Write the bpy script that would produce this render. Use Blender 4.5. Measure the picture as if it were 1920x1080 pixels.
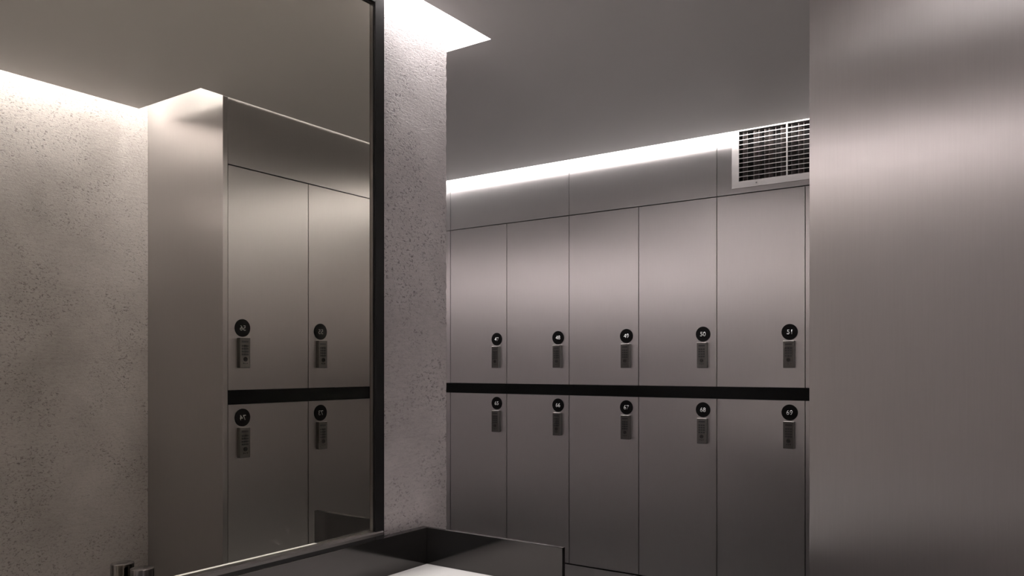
import bpy, bmesh, math, random
from mathutils import Vector, Matrix
from mathutils.geometry import tessellate_polygon
random.seed(4)
for o in list(bpy.data.objects): bpy.data.objects.remove(o)
S = bpy.context.scene
COL = S.collection

# ------------------------------------------------------------------ camera
cam_d = bpy.data.cameras.new('camera')
cam = bpy.data.objects.new('camera', cam_d); COL.objects.link(cam)
cam.location = (0, 0, 1.5)
cam.rotation_euler = (math.pi/2, 0, 0.6)
cam_d.sensor_width = 36.0
cam_d.lens = 1480.06*36/1920
cam_d.shift_x = -(976.84-960)/1920
cam_d.shift_y = (688.7-540)/1920
cam_d.clip_start = 0.01
S.camera = cam

# ------------------------------------------------------------------ world, exposure
w = bpy.data.worlds.new('world'); S.world = w; w.use_nodes = True
w.node_tree.nodes['Background'].inputs[0].default_value = (0.02, 0.02, 0.02, 1)
w.node_tree.nodes['Background'].inputs[1].default_value = 0.2
S.view_settings.view_transform = 'Standard'
S.view_settings.look = 'None'
S.view_settings.gamma = 1.0
S.view_settings.use_curve_mapping = False
S.view_settings.exposure = -0.65

# ------------------------------------------------------------------ key sizes (metres, floor z = 0)
H = 2.687                      # ceiling underside
LID = 2.95                     # top of the light coves
L = 4.0                        # front of the long locker bank
XB, W = -3.295, 0.451          # left edge of locker 47, locker width
ZT, Z1, Z2, Z3 = 1.5+.8931, 1.5-.1017, 1.5-.1649, 1.5-1.1593
PX = -1.80                     # face of the mirror wall
PY = 2.165                     # its free end
YP = 2.1104                    # face of the steel end panel
XS = -0.5384                   # front of the side locker bank
XC = 0.0476                    # right concrete wall
YB = -0.27                     # wall behind the camera

# ------------------------------------------------------------------ lights: strips in the ceiling coves, plus an added fill strip
LC = (1.0, 0.970, 0.972)
def strip(x0, x1, y0, y1, z, watt_per_m, name='cove_strip_light', spread=180):
    d = bpy.data.lights.new(name, 'AREA'); d.shape = 'RECTANGLE'
    d.size = abs(x1-x0); d.size_y = abs(y1-y0)
    d.energy = watt_per_m*max(d.size, d.size_y)
    d.color = LC; d.spread = math.radians(spread)
    o = bpy.data.objects.new(name, d); COL.objects.link(o)
    o.location = ((x0+x1)/2, (y0+y1)/2, z)
    return o
ZL = 2.935
strip(-6.9, -0.60, 3.925, 3.945, ZL, 74)              # over the long locker bank
strip(-1.785, -1.765, YB+.1, PY+.06, ZL, 38, spread=150)           # along the mirror wall
strip(-2.15, -1.72, PY+.075, PY+.095, ZL, 22)          # round its free end
strip(-2.155, -2.135, YB+.1, PY+.06, ZL, 5, spread=120)           # far side of the mirror wall
strip(-0.02, 0.0, 1.16, 2.04, ZL, 30)                    # right concrete wall
strip(-0.50, -0.28, 2.015, 2.095, ZL, 20)               # steel end panel
strip(-1.70, 1.10, YB+.045, YB+.065, ZL, 33)           # wall behind the camera
strip(1.215, 1.235, 0.0, 1.0, ZL, 50)                  # added fill by the unseen alcove wall, brightens the near ceiling
strip(-6.9, -2.2, YB+.045, YB+.065, ZL, 53)           # wall behind the corridor
strip(-0.541, -0.534, 2.14, 3.85, 2.80, 9)           # shadow gap over the side lockers

# ------------------------------------------------------------------ materials
def new_mat(name):
    m = bpy.data.materials.new(name); m.use_nodes = True
    nt = m.node_tree; return m, nt, nt.nodes['Principled BSDF']
def plain(name, col, rough=.5, metal=0.0, ior=1.5, noise=0.0):
    m, nt, b = new_mat(name)
    b.inputs['Base Color'].default_value = (*col, 1); b.inputs['Roughness'].default_value = rough
    b.inputs['Metallic'].default_value = metal; b.inputs['IOR'].default_value = ior
    if noise:
        tc = nt.nodes.new('ShaderNodeTexCoord'); n = nt.nodes.new('ShaderNodeTexNoise')
        n.inputs['Scale'].default_value = 9; n.inputs['Detail'].default_value = 6
        r = nt.nodes.new('ShaderNodeMapRange')
        r.inputs['To Min'].default_value = max(rough-noise, 0.0); r.inputs['To Max'].default_value = rough+noise
        nt.links.new(tc.outputs['Object'], n.inputs['Vector']); nt.links.new(n.outputs['Fac'], r.inputs['Value'])
        nt.links.new(r.outputs['Result'], b.inputs['Roughness'])
    return m
def brushed(name, col, rough=.33, aniso=.5):
    m, nt, b = new_mat(name)
    nt.nodes.remove(b)
    b = nt.nodes.new('ShaderNodeBsdfAnisotropic'); b.distribution = 'BECKMANN'
    b2 = nt.nodes.new('ShaderNodeBsdfAnisotropic'); b2.distribution = 'GGX'
    mx = nt.nodes.new('ShaderNodeMixShader'); mx.inputs[0].default_value = .18
    nt.links.new(b.outputs[0], mx.inputs[1]); nt.links.new(b2.outputs[0], mx.inputs[2])
    nt.links.new(mx.outputs[0], nt.nodes['Material Output'].inputs['Surface'])
    for q in (b, b2):                                  # fine vertical grain: reflections smear sideways
        q.inputs['Roughness'].default_value = rough; q.inputs['Anisotropy'].default_value = aniso
    t = nt.nodes.new('ShaderNodeCombineXYZ'); t.inputs[2].default_value = 1
    for q in (b, b2): nt.links.new(t.outputs[0], q.inputs['Tangent'])
    tc = nt.nodes.new('ShaderNodeTexCoord'); mp = nt.nodes.new('ShaderNodeMapping')
    mp.inputs['Scale'].default_value = (420, 420, 9)
    n = nt.nodes.new('ShaderNodeTexNoise'); n.inputs['Scale'].default_value = 1; n.inputs['Detail'].default_value = 3
    nt.links.new(tc.outputs['Object'], mp.inputs[0]); nt.links.new(mp.outputs[0], n.inputs['Vector'])
    r = nt.nodes.new('ShaderNodeMapRange'); r.inputs['To Min'].default_value = .955; r.inputs['To Max'].default_value = 1.04
    nt.links.new(n.outputs['Fac'], r.inputs['Value'])
    mul = nt.nodes.new('ShaderNodeVectorMath'); mul.operation = 'SCALE'; mul.inputs[0].default_value = col
    nt.links.new(r.outputs['Result'], mul.inputs['Scale']); 
    for q in (b, b2): nt.links.new(mul.outputs[0], q.inputs['Color'])
    return m
def concrete(name, lo, hi):
    m, nt, b = new_mat(name); N, K = nt.nodes, nt.links
    b.inputs['Roughness'].default_value = .62
    tc = N.new('ShaderNodeTexCoord')
    def noise(scale, sc=(1, 1, 1), detail=6, rough=.6, dist=0):
        mp = N.new('ShaderNodeMapping'); mp.inputs['Scale'].default_value = sc
        n = N.new('ShaderNodeTexNoise'); n.inputs['Scale'].default_value = scale
        n.inputs['Detail'].default_value = detail; n.inputs['Roughness'].default_value = rough
        n.inputs['Distortion'].default_value = dist
        K.new(tc.outputs['Object'], mp.inputs[0]); K.new(mp.outputs[0], n.inputs['Vector']); return n
    def rng(src, a, c, lo_, hi_):
        r = N.new('ShaderNodeMapRange'); r.inputs['From Min'].default_value = a; r.inputs['From Max'].default_value = c
        r.inputs['To Min'].default_value = lo_; r.inputs['To Max'].default_value = hi_; r.clamp = True
        K.new(src, r.inputs['Value']); return r.outputs['Result']
    def math_(op, a, c):
        q = N.new('ShaderNodeMath'); q.operation = op
        for i, v in enumerate((a, c)):
            if isinstance(v, (int, float)): q.inputs[i].default_value = v
            else: K.new(v, q.inputs[i])
        return q.outputs[0]
    cloud = noise(2.3, (1, 1, 1), 4, .55, .4)
    streak = noise(16, (1, 1, 6), 7, .7, .3)         # horizontal trowel drag
    fibre = noise(42, (1, 1, 4.5), 6, .7, .2)
    fine = noise(120, (1, 1, 2.2), 5, .65)
    pits = noise(84, (1, 1, 1.5), 3, .6, .8)
    mask = noise(4.2, (1, 1, 1), 3, .6, .5)
    pitm = math_('MULTIPLY', rng(pits.outputs['Fac'], .54, .66, 0, 1), rng(mask.outputs['Fac'], .42, .58, .25, 1))
    f = math_('ADD', math_('MULTIPLY', cloud.outputs['Fac'], .55), math_('ADD', math_('MULTIPLY', streak.outputs['Fac'], .2), math_('MULTIPLY', fibre.outputs['Fac'], .25)))
    f = rng(f, .36, .64, 0, 1)
    mix = N.new('ShaderNodeMix'); mix.data_type = 'RGBA'
    mix.inputs[6].default_value = (*lo, 1); mix.inputs[7].default_value = (*hi, 1)
    K.new(f, mix.inputs[0])
    mix2 = N.new('ShaderNodeMix'); mix2.data_type = 'RGBA'
    mix2.inputs[7].default_value = (lo[0]*.42, lo[1]*.40, lo[2]*.40, 1)
    K.new(mix.outputs[2], mix2.inputs[6]); K.new(math_('MULTIPLY', pitm, .85), mix2.inputs[0])
    K.new(mix2.outputs[2], b.inputs['Base Color'])
    h = math_('ADD', math_('ADD', math_('MULTIPLY', streak.outputs['Fac'], .22), math_('MULTIPLY', fibre.outputs['Fac'], .30)), math_('MULTIPLY', fine.outputs['Fac'], .30))
    h = math_('SUBTRACT', h, math_('MULTIPLY', pitm, .20))
    bp = N.new('ShaderNodeBump'); bp.inputs['Strength'].default_value = .45; bp.inputs['Distance'].default_value = .006
    K.new(h, bp.inputs['Height']); K.new(bp.outputs[0], b.inputs['Normal'])
    return m
def tiles(name):
    m, nt, b = new_mat(name)
    tc = nt.nodes.new('ShaderNodeTexCoord'); br = nt.nodes.new('ShaderNodeTexBrick')
    br.inputs['Scale'].default_value = 1.0; br.offset = 0
    br.inputs['Brick Width'].default_value = .6; br.inputs['Row Height'].default_value = .6
    br.inputs['Mortar Size'].default_value = .003
    br.inputs['Color1'].default_value = (.035, .033, .032, 1); br.inputs['Color2'].default_value = (.042, .040, .038, 1)
    br.inputs['Mortar'].default_value = (.03, .03, .03, 1)
    nt.links.new(tc.outputs['Object'], br.inputs['Vector']); nt.links.new(br.outputs['Color'], b.inputs['Base Color'])
    b.inputs['Roughness'].default_value = .45
    return m
STEEL = brushed('brushed_steel', (.60, .583, .58))
STEEL2 = brushed('brushed_steel_end', (.60, .583, .58), .32, .68)
SATIN = plain('satin_steel', (.36, .34, .33), .35, 1.0, noise=.05)
RAIL = plain('rail_steel', (.15, .14, .135), .35, 1.0, noise=.05)
LOCK = plain('lock_metal', (.115, .107, .10), .5, 1.0, noise=.06)
CHROME = plain('chrome', (.17, .16, .155), .07, 1.0)
BLACK = plain('black_satin', (.003, .0027, .0025), .6, ior=1.2, noise=.05)
BLACKG = plain('black_gloss_stone', (.006, .006, .006), .09, ior=1.64)
BLACKG.node_tree.nodes['Principled BSDF'].inputs['Specular Tint'].default_value = (1.0, .93, .90, 1)
DISC = plain('black_disc', (.004, .0035, .0035), .5, ior=1.2, noise=.05)
WHITE = plain('white_numeral', (.40, .39, .38), .5, noise=.05)
PAINT = plain('white_cove_paint', (.80, .79, .78), .7, noise=.05)
CEIL = plain('grey_ceiling_paint', (.74, .715, .705), .6, noise=.05)
COUNTER = plain('white_counter', (.55, .53, .51), .3)
CARC = plain('dark_carcass', (.02, .018, .017), .6, noise=.05)
CONC = concrete('concrete_plaster', (.345, .314, .311), (.55, .508, .503))
FLOOR = tiles('dark_floor_tile')
MIRR = plain('mirror_silver', (.90, .88, .785), .0, 1.0)
DARKF = plain('black_metal_frame', (.007, .006, .006), .5, ior=1.3, noise=.05)
KEYS = plain('dark_key', (.012, .011, .011), .4, noise=.05)
FINS = plain('vent_fins', (.30, .27, .26), .4, .7, noise=.05)

# ------------------------------------------------------------------ mesh helpers
def box(bm, x0, x1, y0, y1, z0, z1):
    vs = [bm.verts.new(p) for p in ((x0,y0,z0),(x1,y0,z0),(x1,y1,z0),(x0,y1,z0),(x0,y0,z1),(x1,y0,z1),(x1,y1,z1),(x0,y1,z1))]
    for f in ((0,3,2,1),(4,5,6,7),(0,1,5,4),(1,2,6,5),(2,3,7,6),(3,0,4,7)): bm.faces.new([vs[i] for i in f])
    return vs
def cyl(bm, c, axis, r, h, n=32, r2=None):
    """cylinder from point c along axis ('x','y','z' or a vector) for length h"""
    ax = {'x': Vector((1,0,0)), 'y': Vector((0,1,0)), 'z': Vector((0,0,1))}.get(axis, axis) if isinstance(axis, str) else Vector(axis).normalized()
    q = ax.to_track_quat('Z', 'Y').to_matrix().to_4x4()
    M = Matrix.Translation(Vector(c)+ax*h/2) @ q
    return bmesh.ops.create_cone(bm, cap_ends=True, segments=n, radius1=r, radius2=r if r2 is None else r2, depth=h, matrix=M)
def bev(bm, w, seg=2):
    bmesh.ops.bevel(bm, geom=[e for e in bm.edges], offset=w, segments=seg, profile=.5, affect='EDGES', clamp_overlap=True)
def obj(name, bm, m, parent=None, bevel=0, seg=2, smooth=False):
    if bevel: bev(bm, bevel, seg)
    me = bpy.data.meshes.new(name); bm.to_mesh(me); bm.free()
    me.materials.append(m)
    if smooth:
        for p in me.polygons: p.use_smooth = True
        try: me.set_sharp_from_angle(angle=math.radians(35))
        except Exception: pass
    o = bpy.data.objects.new(name, me); COL.objects.link(o)
    if parent is not None: o.parent = parent
    return o
def bx(name, dims, m, parent=None, bevel=0):
    bm = bmesh.new(); box(bm, *dims); return obj(name, bm, m, parent, bevel)
def tag(o, label, cat, group=None):
    o['label'] = label; o['category'] = cat
    if group: o['group'] = group
    return o
def thing(name, label, cat, loc=(0,0,0), rz=0, group=None):
    o = bpy.data.objects.new(name, None); COL.objects.link(o)
    o.empty_display_size = .1; o.location = loc; o.rotation_euler = (0, 0, rz)
    return tag(o, label, cat, group)
def struct(o, label=None):
    o['kind'] = 'structure'
    if label: o['label'] = label
    return o
def poly_prism(name, pts, z0, z1, m):
    bm = bmesh.new()
    lo = [bm.verts.new((x, y, z0)) for x, y in pts]; hi = [bm.verts.new((x, y, z1)) for x, y in pts]
    n = len(pts)
    for tri in tessellate_polygon([[Vector((x, y, 0)) for x, y in pts]]):
        bm.faces.new([lo[i] for i in tri]); bm.faces.new([hi[i] for i in tri])
    for i in range(n): bm.faces.new((lo[i], lo[(i+1)%n], hi[(i+1)%n], hi[i]))
    bmesh.ops.recalc_face_normals(bm, faces=bm.faces[:])
    return obj(name, bm, m)

# ------------------------------------------------------------------ the setting
struct(bx('floor', (-7.2, 1.4, -.65, 4.6, -.08, 0), FLOOR), 'dark grey tiled floor of the changing room')
struct(bx('wall_left', (-7.2, -7.05, -.65, 4.6, 0, LID), CONC), 'concrete plaster wall at the far left of the corridor')
struct(bx('wall_back', (-7.05, 1.40, YB-.15, YB, 0, LID), CONC), 'concrete plaster wall behind the camera')
struct(bx('wall_right', (XC, XC+.16, 1.20, YP, 0, LID), CONC), 'concrete plaster wall beside the steel end panel')
struct(bx('wall_alcove_right', (1.28, 1.40, YB, YP, 0, LID), CONC), 'plaster wall at the right of the entrance')
struct(bx('wall_alcove_end', (XC+.16, 1.28, 1.9, YP, 0, LID), CONC), 'plaster wall at the end of the entrance')
struct(bx('wall_front', (-7.2, 1.4, 4.52, 4.65, 0, LID), CONC), 'wall behind the lockers')
# the mirror wall: a pier of rough plaster with a free end, displaced slightly so its edge is not ruler straight
bm = bmesh.new()
x0, x1, y0, y1 = -2.09, PX, YB, PY
prof = [(x0, y0), (x1, y0)] + [(x1, y0+(y1-y0)*k/40) for k in range(1, 40)] + [(x1, y1), (x0, y1)]
nz = 200
rows = []
from mathutils import noise as mn
for j in range(nz+1):
    z = LID*j/nz; row = []
    for i, (x, y) in enumerate(prof):
        dx = 0.0
        if x == x1: dx = .0007*mn.noise(Vector((3, y*5, z*7)))-.0004
        dy = .004*mn.noise(Vector((7, 1, z*45)))+.0025*mn.noise(Vector((5, 2, z*120))) if (x == x1 and y == y1) else 0
        row.append(bm.verts.new((x+dx, y+dy-(.003 if dy else 0), z)))
    rows.append(row)
n = len(prof)
for j in range(nz):
    for i in range(n):
        bm.faces.new((rows[j][i], rows[j][(i+1)%n], rows[j+1][(i+1)%n], rows[j+1][i]))
bm.faces.new(rows[0][::-1]); bm.faces.new(rows[-1])
bmesh.ops.recalc_face_normals(bm, faces=bm.faces[:])
struct(obj('wall_mirror_side', bm, CONC), 'rough concrete plaster pier that carries the mirror')

G = .098
CUT = [(-6.95, YB+.11), (-2.19, YB+.11), (-2.19, 2.2958), (-1.702, 2.2958), (-1.702, YB+.11), (1.18, YB+.11), (1.18, 1.09),
       (-.0667, 1.09), (-.0667, YP-.1101), (-.542, YP-.1101), (-.542, L-.1175), (-6.95, L-.1175)]
struct(poly_prism('ceiling', CUT, H, H+.012, CEIL), 'smooth grey ceiling with light coves along its edges')
struct(bx('ceiling', (-7.2, 1.40, -.65, 4.65, LID, LID+.06), PAINT), 'top of the light coves')
# white upstand that closes each cove towards the ceiling void
ins = .006
bm = bmesh.new()
for i in range(len(CUT)):
    (ax, ay), (bx_, by_) = CUT[i], CUT[(i+1) % len(CUT)]
    a = Vector((ax, ay)); b_ = Vector((bx_, by_)); d = (b_-a).normalized(); nrm = Vector((-d.y, d.x))
    a2 = a + nrm*ins; b2 = b_ + nrm*ins
    if abs(ax+.542) < .001 and abs(bx_+.542) < .001:
        continue
    x_ = sorted((a2.x, b2.x)); y_ = sorted((a2.y, b2.y))
    if x_[1]-x_[0] < .001: x_ = [a2.x-.004, a2.x+.004]
    if y_[1]-y_[0] < .001: y_ = [a2.y-.004, a2.y+.004]
    box(bm, x_[0], x_[1], y_[0], y_[1], H+.0125, LID-.001)
struct(obj('trim_1', bm, PAINT), 'white upstand inside the light coves')
struct(bx('trim_2', (-.62, -.61, YP-.09, L-.13, H+.0125, LID-.001), PAINT), 'white upstand over the side lockers')

# ------------------------------------------------------------------ steel end panel and fascias
PT = .0245
tag(bx('end_panel', (XS, XC+.0, YP, YP+PT, 0, LID-.002), STEEL2, bevel=.0012), 'tall plain brushed steel panel closing the end of the side lockers, at the right', 'panel')

def fascia(name, x0, x1, z0=ZT+.004, z1=LID-.002, hole=None):
    bm = bmesh.new(); a, c = x0+.0015, x1-.0015
    if hole is None: box(bm, a, c, L, L+.018, z0, z1)
    else:
        hx0, hx1, hz0, hz1 = hole
        box(bm, a, hx0, L, L+.018, z0, z1); box(bm, hx1, c, L, L+.018, z0, z1)
        box(bm, hx0, hx1, L, L+.018, z0, hz0); box(bm, hx0, hx1, L, L+.018, hz1, z1)
    return bm
FN = 'fascia_panel'; GF = 'steel fascia panels above the lockers'
HOLE = (-1.375, -.879, 2.454, 2.722)
tag(obj(FN, fascia(FN, XB-W-.05, XB), STEEL), 'steel fascia panel above locker 46, half hidden by the concrete pier', 'panel', GF)
tag(obj(FN, fascia(FN, XB, XB+2*W), STEEL), 'steel fascia panel above lockers 47 and 48', 'panel', GF)
tag(obj(FN, fascia(FN, XB+2*W, XB+4*W), STEEL), 'steel fascia panel above lockers 49 and 50', 'panel', GF)
tag(obj(FN, fascia(FN, XB+4*W, XS, hole=HOLE), STEEL), 'steel fascia panel around the air grille above locker 51', 'panel', GF)
XD = XS+.006
YS0 = YP+PT+.004                       # first side locker edge
bm = bmesh.new(); box(bm, XD, XD+.018, YS0+.001, L-.002, ZT+.004, LID-.002)
tag(obj(FN, bm, STEEL), 'long steel fascia above lockers 55 and 56, seen in the mirror', 'panel', GF)

# ------------------------------------------------------------------ air grille
gr = thing('air_grille', 'steel louvred air grille set in the fascia above locker 51', 'vent', (0, 0, 0))
ox0, ox1, oz0, oz1 = -1.408, -.846, 2.4236, 2.748
ix0, ix1, iz0, iz1 = -1.3714, -.883, 2.4575, 2.715
bm = bmesh.new()
box(bm, ox0, ix0, L-.007, L+.001, oz0, oz1); box(bm, ix1, ox1, L-.007, L+.001, oz0, oz1)
box(bm, ix0, ix1, L-.007, L+.001, oz0, iz0); box(bm, ix0, ix1, L-.007, L+.001, iz1, oz1)
obj('frame', bm, SATIN, gr)
bx('mullion', (-1.131, -1.1238, L-.006, L+.01, iz0, iz1), SATIN, gr)
for a, c in ((ix0, -1.131), (-1.1238, ix1)):
    for k in range(1, 11):
        z = iz0+k*.0236
        if z > iz1-.004: continue
        bm = bmesh.new(); v = box(bm, a, c, L-.004, L+.014, z-.0014, z+.0014)
        for q in v:
            if q.co.y > L: q.co.z += .004
        obj('louvre', bm, SATIN, gr)
k = 0; x = ix0+.012
while x < ix1-.01:
    bm = bmesh.new(); v = box(bm, x, x+.0022, L+.022, L+.052, iz0, iz1)
    ang = [.012, -.008, .02, .006, .015][k % 5]
    for q in v:
        if q.co.y > L+.03: q.co.x += ang
    obj('rear_fin', bm, FINS, gr); x += [.022, .034, .026, .030][k % 4]; k += 1
bm = bmesh.new()
box(bm, ix0-.002, ix1+.002, L+.10, L+.104, iz0-.003, iz1+.003)
box(bm, ix0-.0035, ix0, L+.001, L+.10, iz0-.003, iz1+.003); box(bm, ix1, ix1+.0035, L+.001, L+.10, iz0-.003, iz1+.003)
box(bm, ix0, ix1, L+.001, L+.10, iz0-.0034, iz0); box(bm, ix0, ix1, L+.001, L+.10, iz1, iz1+.0034)
obj('duct', bm, CARC, gr)
for sx in (-1.28, -.97):
    bm = bmesh.new(); cyl(bm, (sx, L-.0085, 2.441), 'y', .004, .002, 12); obj('screw', bm, CARC, gr)

# ------------------------------------------------------------------ lockers
def text_mesh(s, height, depth=.0006):
    c = bpy.data.curves.new('numeral', 'FONT'); c.body = s; c.align_x = 'CENTER'; c.extrude = 0
    c.space_character = 1.0; c.resolution_u = 6; c.offset = -0.004
    o = bpy.data.objects.new('numeral', c); COL.objects.link(o)
    bpy.context.view_layer.update()
    me = bpy.data.meshes.new_from_object(o.evaluated_get(bpy.context.evaluated_depsgraph_get()))
    bpy.data.objects.remove(o)
    xs = [v.co.x for v in me.vertices]; ys = [v.co.y for v in me.vertices]
    sc = height/(max(ys)-min(ys)); cx = (max(xs)+min(xs))/2; cy = (max(ys)+min(ys))/2
    bm = bmesh.new(); bm.from_mesh(me)
    for v in bm.verts: v.co = Vector(((v.co.x-cx)*sc, 0, (v.co.y-cy)*sc))
    r = bmesh.ops.extrude_face_region(bm, geom=bm.faces[:])
    for g in r['geom']:
        if isinstance(g, bmesh.types.BMVert): g.co.y -= depth
    bmesh.ops.recalc_face_normals(bm, faces=bm.faces[:])
    return bm
# every locker is modelled facing -Y with its front left corner on the origin of the Empty
GAP = .002
def carcass_bm(z0, z1):
    bm = bmesh.new(); a, c, d0, d1, t = .001, W-.001, .0195, .48, .016
    box(bm, a, a+t, d0, d1, z0, z1); box(bm, c-t, c, d0, d1, z0, z1)
    box(bm, a+t, c-t, d0, d1, z0, z0+t); box(bm, a+t, c-t, d0, d1, z1-t, z1)
    box(bm, a+t, c-t, d1-.01, d1, z0+t, z1-t)
    return bm
DX, LX = W-.075, W-.0755
mesh_cache = {}
def shared(name, key, maker, m, parent, smooth=False):
    if key not in mesh_cache:
        o = obj(name, maker(), m, parent, smooth=smooth); mesh_cache[key] = o.data; return o
    o = bpy.data.objects.new(name, mesh_cache[key]); COL.objects.link(o); o.parent = parent; return o
def locker(num, label, loc, rz, upper, group):
    z0, z1, zd = (Z1, ZT, 1.676) if upper else (Z3+.004, Z2, 1.275)
    t = thing('locker', label, 'locker', (loc[0], loc[1], 0), rz, group)
    u = 'u' if upper else 'l'
    shared('carcass', 'c'+u, lambda: carcass_bm(z0, z1), CARC, t)
    def door():
        bm = bmesh.new(); box(bm, GAP, W-GAP, 0, .018, z0+GAP*.5, z1-GAP*.5); return bm
    dr = shared('door', 'd'+u, door, STEEL, t)
    def disc():
        bm = bmesh.new(); cyl(bm, (DX, 0, zd), (0, -1, 0), .0398, .0035, 64); return bm
    dc = shared('number_disc', 'n'+u, disc, DISC, t, True)
    nb = obj('numeral', text_mesh(str(num), .0228), WHITE, dc)
    nb.data.transform(Matrix.Translation((DX, -.0036, zd)))
    zc = zd-.1115; h = .0675; ww = .0272
    def body():
        bm = bmesh.new(); box(bm, LX-ww, LX+ww, -.021, 0, zc-h, zc+h)
        bmesh.ops.bevel(bm, geom=[e for e in bm.edges if any(v.co.y < -.018 for v in e.verts)], offset=.0022, segments=3, profile=.5, affect='EDGES')
        return bm
    lk = shared('keypad_lock', 'k'+u, body, LOCK, t)
    def slot():
        bm = bmesh.new(); box(bm, LX-.016, LX+.018, -.0222, -.0208, zc+.046, zc+.054); return bm
    shared('display_window', 's'+u, slot, KEYS, lk)
    def keys():
        bm = bmesh.new()
        for r in range(4):
            for c in range(3):
                x = LX-.012+c*.0125; z = zc+.031-r*.0128
                box(bm, x-.0048, x+.0048, -.0230, -.0208, z-.0038, z+.0038)
        return bm
    shared('keys', 'y'+u, keys, KEYS, lk)
    def dial():
        bm = bmesh.new(); c0 = (LX, zc-.0285)
        n = 40; ro, ri = .0095, .0068
        ring = []
        for i in range(n):
            a = 2*math.pi*i/n
            ring.append([bm.verts.new((c0[0]+r*math.cos(a), y, c0[1]+r*math.sin(a))) for r, y in ((ro, -.0205), (ro, -.024), (ri, -.024), (ri, -.0205))])
        for i in range(n):
            p, q = ring[i], ring[(i+1) % n]
            for j in range(3): bm.faces.new((p[j], q[j], q[j+1], p[j+1]))
        cyl(bm, (c0[0], -.0205, c0[1]), (0, -1, 0), .0028, .0035, 16)
        bmesh.ops.recalc_face_normals(bm, faces=bm.faces[:]); return bm
    shared('dial_ring', 'r'+u, dial, CHROME, lk, True)
    def recess():
        bm = bmesh.new(); cyl(bm, (LX, -.0208, zc-.0285), (0, -1, 0), .0068, .0008, 24); return bm
    shared('dial_recess', 'e'+u, recess, KEYS, lk)
    def studs():
        bm = bmesh.new()
        for dx in (-.009, .009): cyl(bm, (LX+dx, -.0208, zc-.0465), (0, -1, 0), .0022, .0022, 12)
        return bm
    shared('indicator_studs', 'i'+u, studs, CHROME, lk, True)
    def nose():
        bm = bmesh.new(); cyl(bm, (LX, -.0208, zc-.0475), (0, -1, 0), .0032, .0014, 14); return bm
    shared('key_hole', 'o'+u, nose, KEYS, lk)
    return t
for k, num in enumerate(range(46, 53)):
    x = XB+(k-1)*W
    where = {46: 'almost hidden behind the concrete pier', 47: 'next to the concrete pier', 51: 'below the air grille', 52: 'in the hidden corner'}
    up = where.get(num, 'between lockers %d and %d' % (num-1, num+1))
    lw = {46: 'almost hidden behind the concrete pier', 47: 'next to the concrete pier', 51: 'beside the tall steel end panel', 52: 'in the hidden corner'}.get(num, 'between lockers %d and %d' % (num+17, num+19))
    locker(num, 'upper steel locker numbered %d with keypad lock, %s' % (num, up), (x, L), 0, True, 'upper steel lockers')
    locker(num+18, 'lower steel locker numbered %d under the black rail, %s' % (num+18, lw), (x, L), 0, False, 'lower steel lockers')
for k, num in enumerate((56, 55, 54, 53)):
    y = YS0+(k+1)*W
    inm = 'seen in the mirror' if k < 2 else 'in the side bank towards the corner'
    locker(num, 'upper steel locker numbered %d, %s' % (num, inm), (XD, y), -math.pi/2, True, 'upper steel lockers')
    locker(num+18, 'lower steel locker %d, %s' % (num+18, inm), (XD, y), -math.pi/2, False, 'lower steel lockers')
# corner fillers
tag(bx('filler_panel', (XB+6*W+.001, XS, L, L+.018, Z3, ZT+.002), STEEL), 'narrow steel filler in the corner between locker 52 and the side lockers', 'panel')
tag(bx('filler_panel', (XD, XD+.018, YS0+4*W+.001, L-.002, Z3, ZT+.002), STEEL), 'narrow steel filler in the corner beside locker 53', 'panel')
struct(bx('wall_locker_side', (-7.05, XB-W-.052, L, L+.018, 0, LID-.002), STEEL), 'plain steel wall lining beyond locker 46, hidden by the pier')
tag(bx('filler_panel', (XB-W-.05, XB-W-.001, L, L+.018, Z3, ZT+.002), STEEL), 'narrow steel filler left of locker 46', 'panel')
# black rails and plinths
tag(bx('rail', (XB-W-.05, XS-.001, L-.001, L+.02, Z2+.001, Z1-.001), BLACK), 'long black rail between the upper lockers 47 to 51 and the lower row', 'rail')
tag(bx('rail', (XD-.001, XD+.018, YP+PT+.001, L-.003, Z2+.001, Z1-.001), BLACK), 'black rail under lockers 55 and 56, seen in the mirror', 'rail')
tag(bx('plinth_panel', (XB-W-.05, XS-.001, L, L+.018, 0, Z3-.003), STEEL), 'steel plinth panel under lockers 65 to 69', 'panel')
tag(bx('plinth_panel', (XD, XD+.018, YS0+.001, L-.002, 0, Z3-.003), STEEL), 'steel plinth panel under lockers 73 and 74', 'panel')

# ------------------------------------------------------------------ mirror
mir = thing('wall_mirror', 'large mirror in a slim black metal frame above the counter', 'mirror', (PX, 0.6, .95))
my0, my1 = YB+.10, 1.774
def mbx(name, d, m, bevel=0):
    x0, x1, y0, y1, z0, z1 = d
    return bx(name, (x0-PX, x1-PX, y0-.6, y1-.6, z0-.95, z1-.95), m, mir, bevel)
mbx('glass', (-1.788, -1.780, my0, my1, .984, 2.636), MIRR)
mbx('backing', (-1.797, -1.7885, my0-.03, 1.80, .975, 2.66), DARKF)
mbx('stile', (-1.7885, -1.767, my1+.004, 1.8172, .9605, 2.676), DARKF, .001)
mbx('stile', (-1.7885, -1.767, my0-.04, my0-.004, .9605, 2.676), DARKF, .001)
mbx('top_rail', (-1.7885, -1.767, my0-.004, my1+.004, 2.640, 2.676), DARKF, .001)
mbx('inner_lip', (-1.7885, -1.774, my1, my1+.004, .986, 2.640), RAIL)
mbx('inner_lip', (-1.7885, -1.774, my0-.004, my1, 2.636, 2.640), RAIL)
bm = bmesh.new()
pr = [(-1.7885, .972), (-1.7645, .972), (-1.7645, .980), (-1.7675, .9855), (-1.7885, .9875)]
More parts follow.
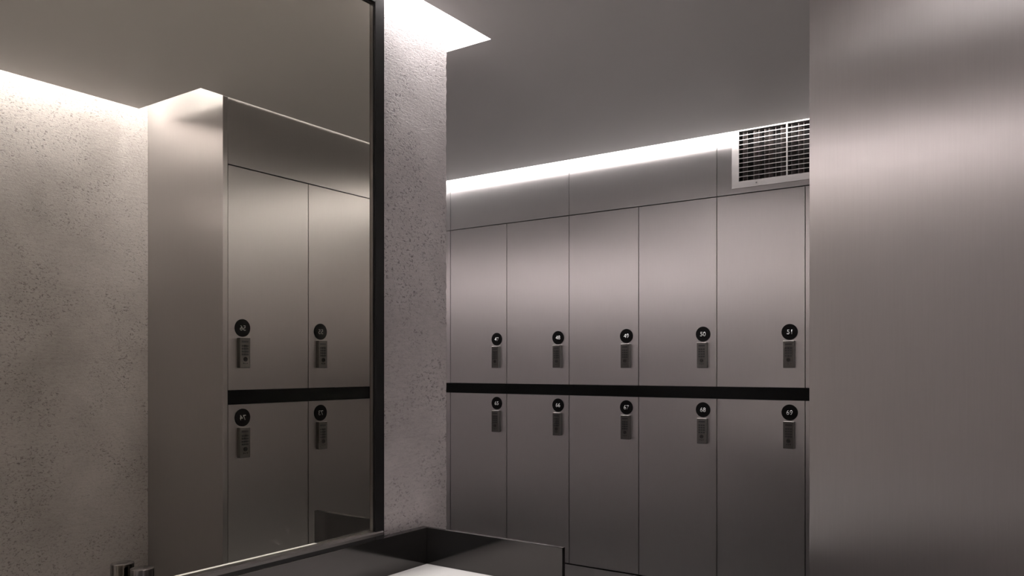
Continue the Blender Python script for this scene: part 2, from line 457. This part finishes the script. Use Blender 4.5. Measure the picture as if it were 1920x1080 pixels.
a = [bm.verts.new((x-PX, my0-.04-.6, z-.95)) for x, z in pr]; b_ = [bm.verts.new((x-PX, 1.812-.6, z-.95)) for x, z in pr]
bm.faces.new(a); bm.faces.new(b_[::-1])
for i in range(5): bm.faces.new((a[i], b_[i], b_[(i+1)%5], a[(i+1)%5]))
bmesh.ops.recalc_face_normals(bm, faces=bm.faces[:])
o = obj('bottom_rail', bm, RAIL, mir); o['label'] = 'satin steel bottom rail'
mbx('bottom_strip', (-1.7885, -1.768, my0-.04, 1.8172, .9595, .9715), DARKF)

# ------------------------------------------------------------------ vanity counter with splashbacks, basin, faucet
CT = 1.5-.6632
CX1, CY1 = -1.232, 2.0205
vt = thing('vanity_counter', 'white counter with glossy black splashbacks under the mirror', 'counter', (-1.5, .8, 0))
def vbx(name, d, m, bevel=0):
    x0, x1, y0, y1, z0, z1 = d
    return bx(name, (x0+1.5, x1+1.5, y0-.8, y1-.8, z0, z1), m, vt, bevel)
hx0, hx1, hy0, hy1 = -1.64, -1.34, .55, 1.30
bm = bmesh.new()
for d in ((-1.767, hx0, YB+.004, CY1), (hx1, CX1, YB+.004, CY1), (hx0, hx1, YB+.004, hy0), (hx0, hx1, hy1, CY1)):
    box(bm, d[0]+1.5, d[1]+1.5, d[2]-.8, d[3]-.8, CT-.03, CT)
obj('top', bm, COUNTER, vt)
bm = bmesh.new()
z0 = CT-.13
box(bm, hx0+1.5, hx1+1.5, hy0-.8, hy1-.8, z0-.01, z0)
box(bm, hx0+1.49, hx0+1.5, hy0-.81, hy1-.79, z0-.01, CT-.0305); box(bm, hx1+1.5, hx1+1.51, hy0-.81, hy1-.79, z0-.01, CT-.0305)
box(bm, hx0+1.5, hx1+1.5, hy0-.81, hy0-.8, z0-.01, CT-.0305); box(bm, hx0+1.5, hx1+1.5, hy1-.8, hy1-.79, z0-.01, CT-.0305)
obj('basin', bm, COUNTER, vt)
o = vbx('splashback', (-1.797, -1.7675, YB+.004, CY1+.015, CT-.03, .959), BLACKG, .001); o['label'] = 'long glossy black splashback under the mirror'
o = vbx('splashback', (-1.7672, CX1, CY1, CY1+.015, CT-.10, .959), BLACKG, .0008); o['label'] = 'glossy black return splashback at the counter end'
vbx('apron', (-1.262, CX1, YB+.004, CY1-.0005, CT-.16, CT-.0305), DARKF)
vbx('cabinet', (-1.795, -1.30, YB+.004, CY1-.0005, .12, CT-.16), DARKF)
vbx('plinth', (-1.795, -1.36, YB+.004, CY1-.03, 0, .12), CARC)

FX, FY = -1.738, 1.0028
fc = thing('faucet', 'dark chrome cylindrical faucet standing on the counter against the mirror', 'faucet', (FX, FY, CT))
bm = bmesh.new(); cyl(bm, (0, 0, .0), 'z', .0255, 1.040-CT, 64)
bmesh.ops.bevel(bm, geom=[e for e in bm.edges if all(v.co.z > .2 for v in e.verts)], offset=.0012, segments=2, affect='EDGES', profile=.5)
obj('body', bm, CHROME, fc, smooth=True)
bm = bmesh.new(); cyl(bm, (.018, 0, .13), 'x', .011, .15, 32); cyl(bm, (.158, 0, .112), 'z', .0095, .02, 24)
obj('spout', bm, CHROME, fc, smooth=True)
bm = bmesh.new(); cyl(bm, (0, .024, .085), 'y', .005, .06, 16); obj('lever', bm, CHROME, fc, smooth=True)
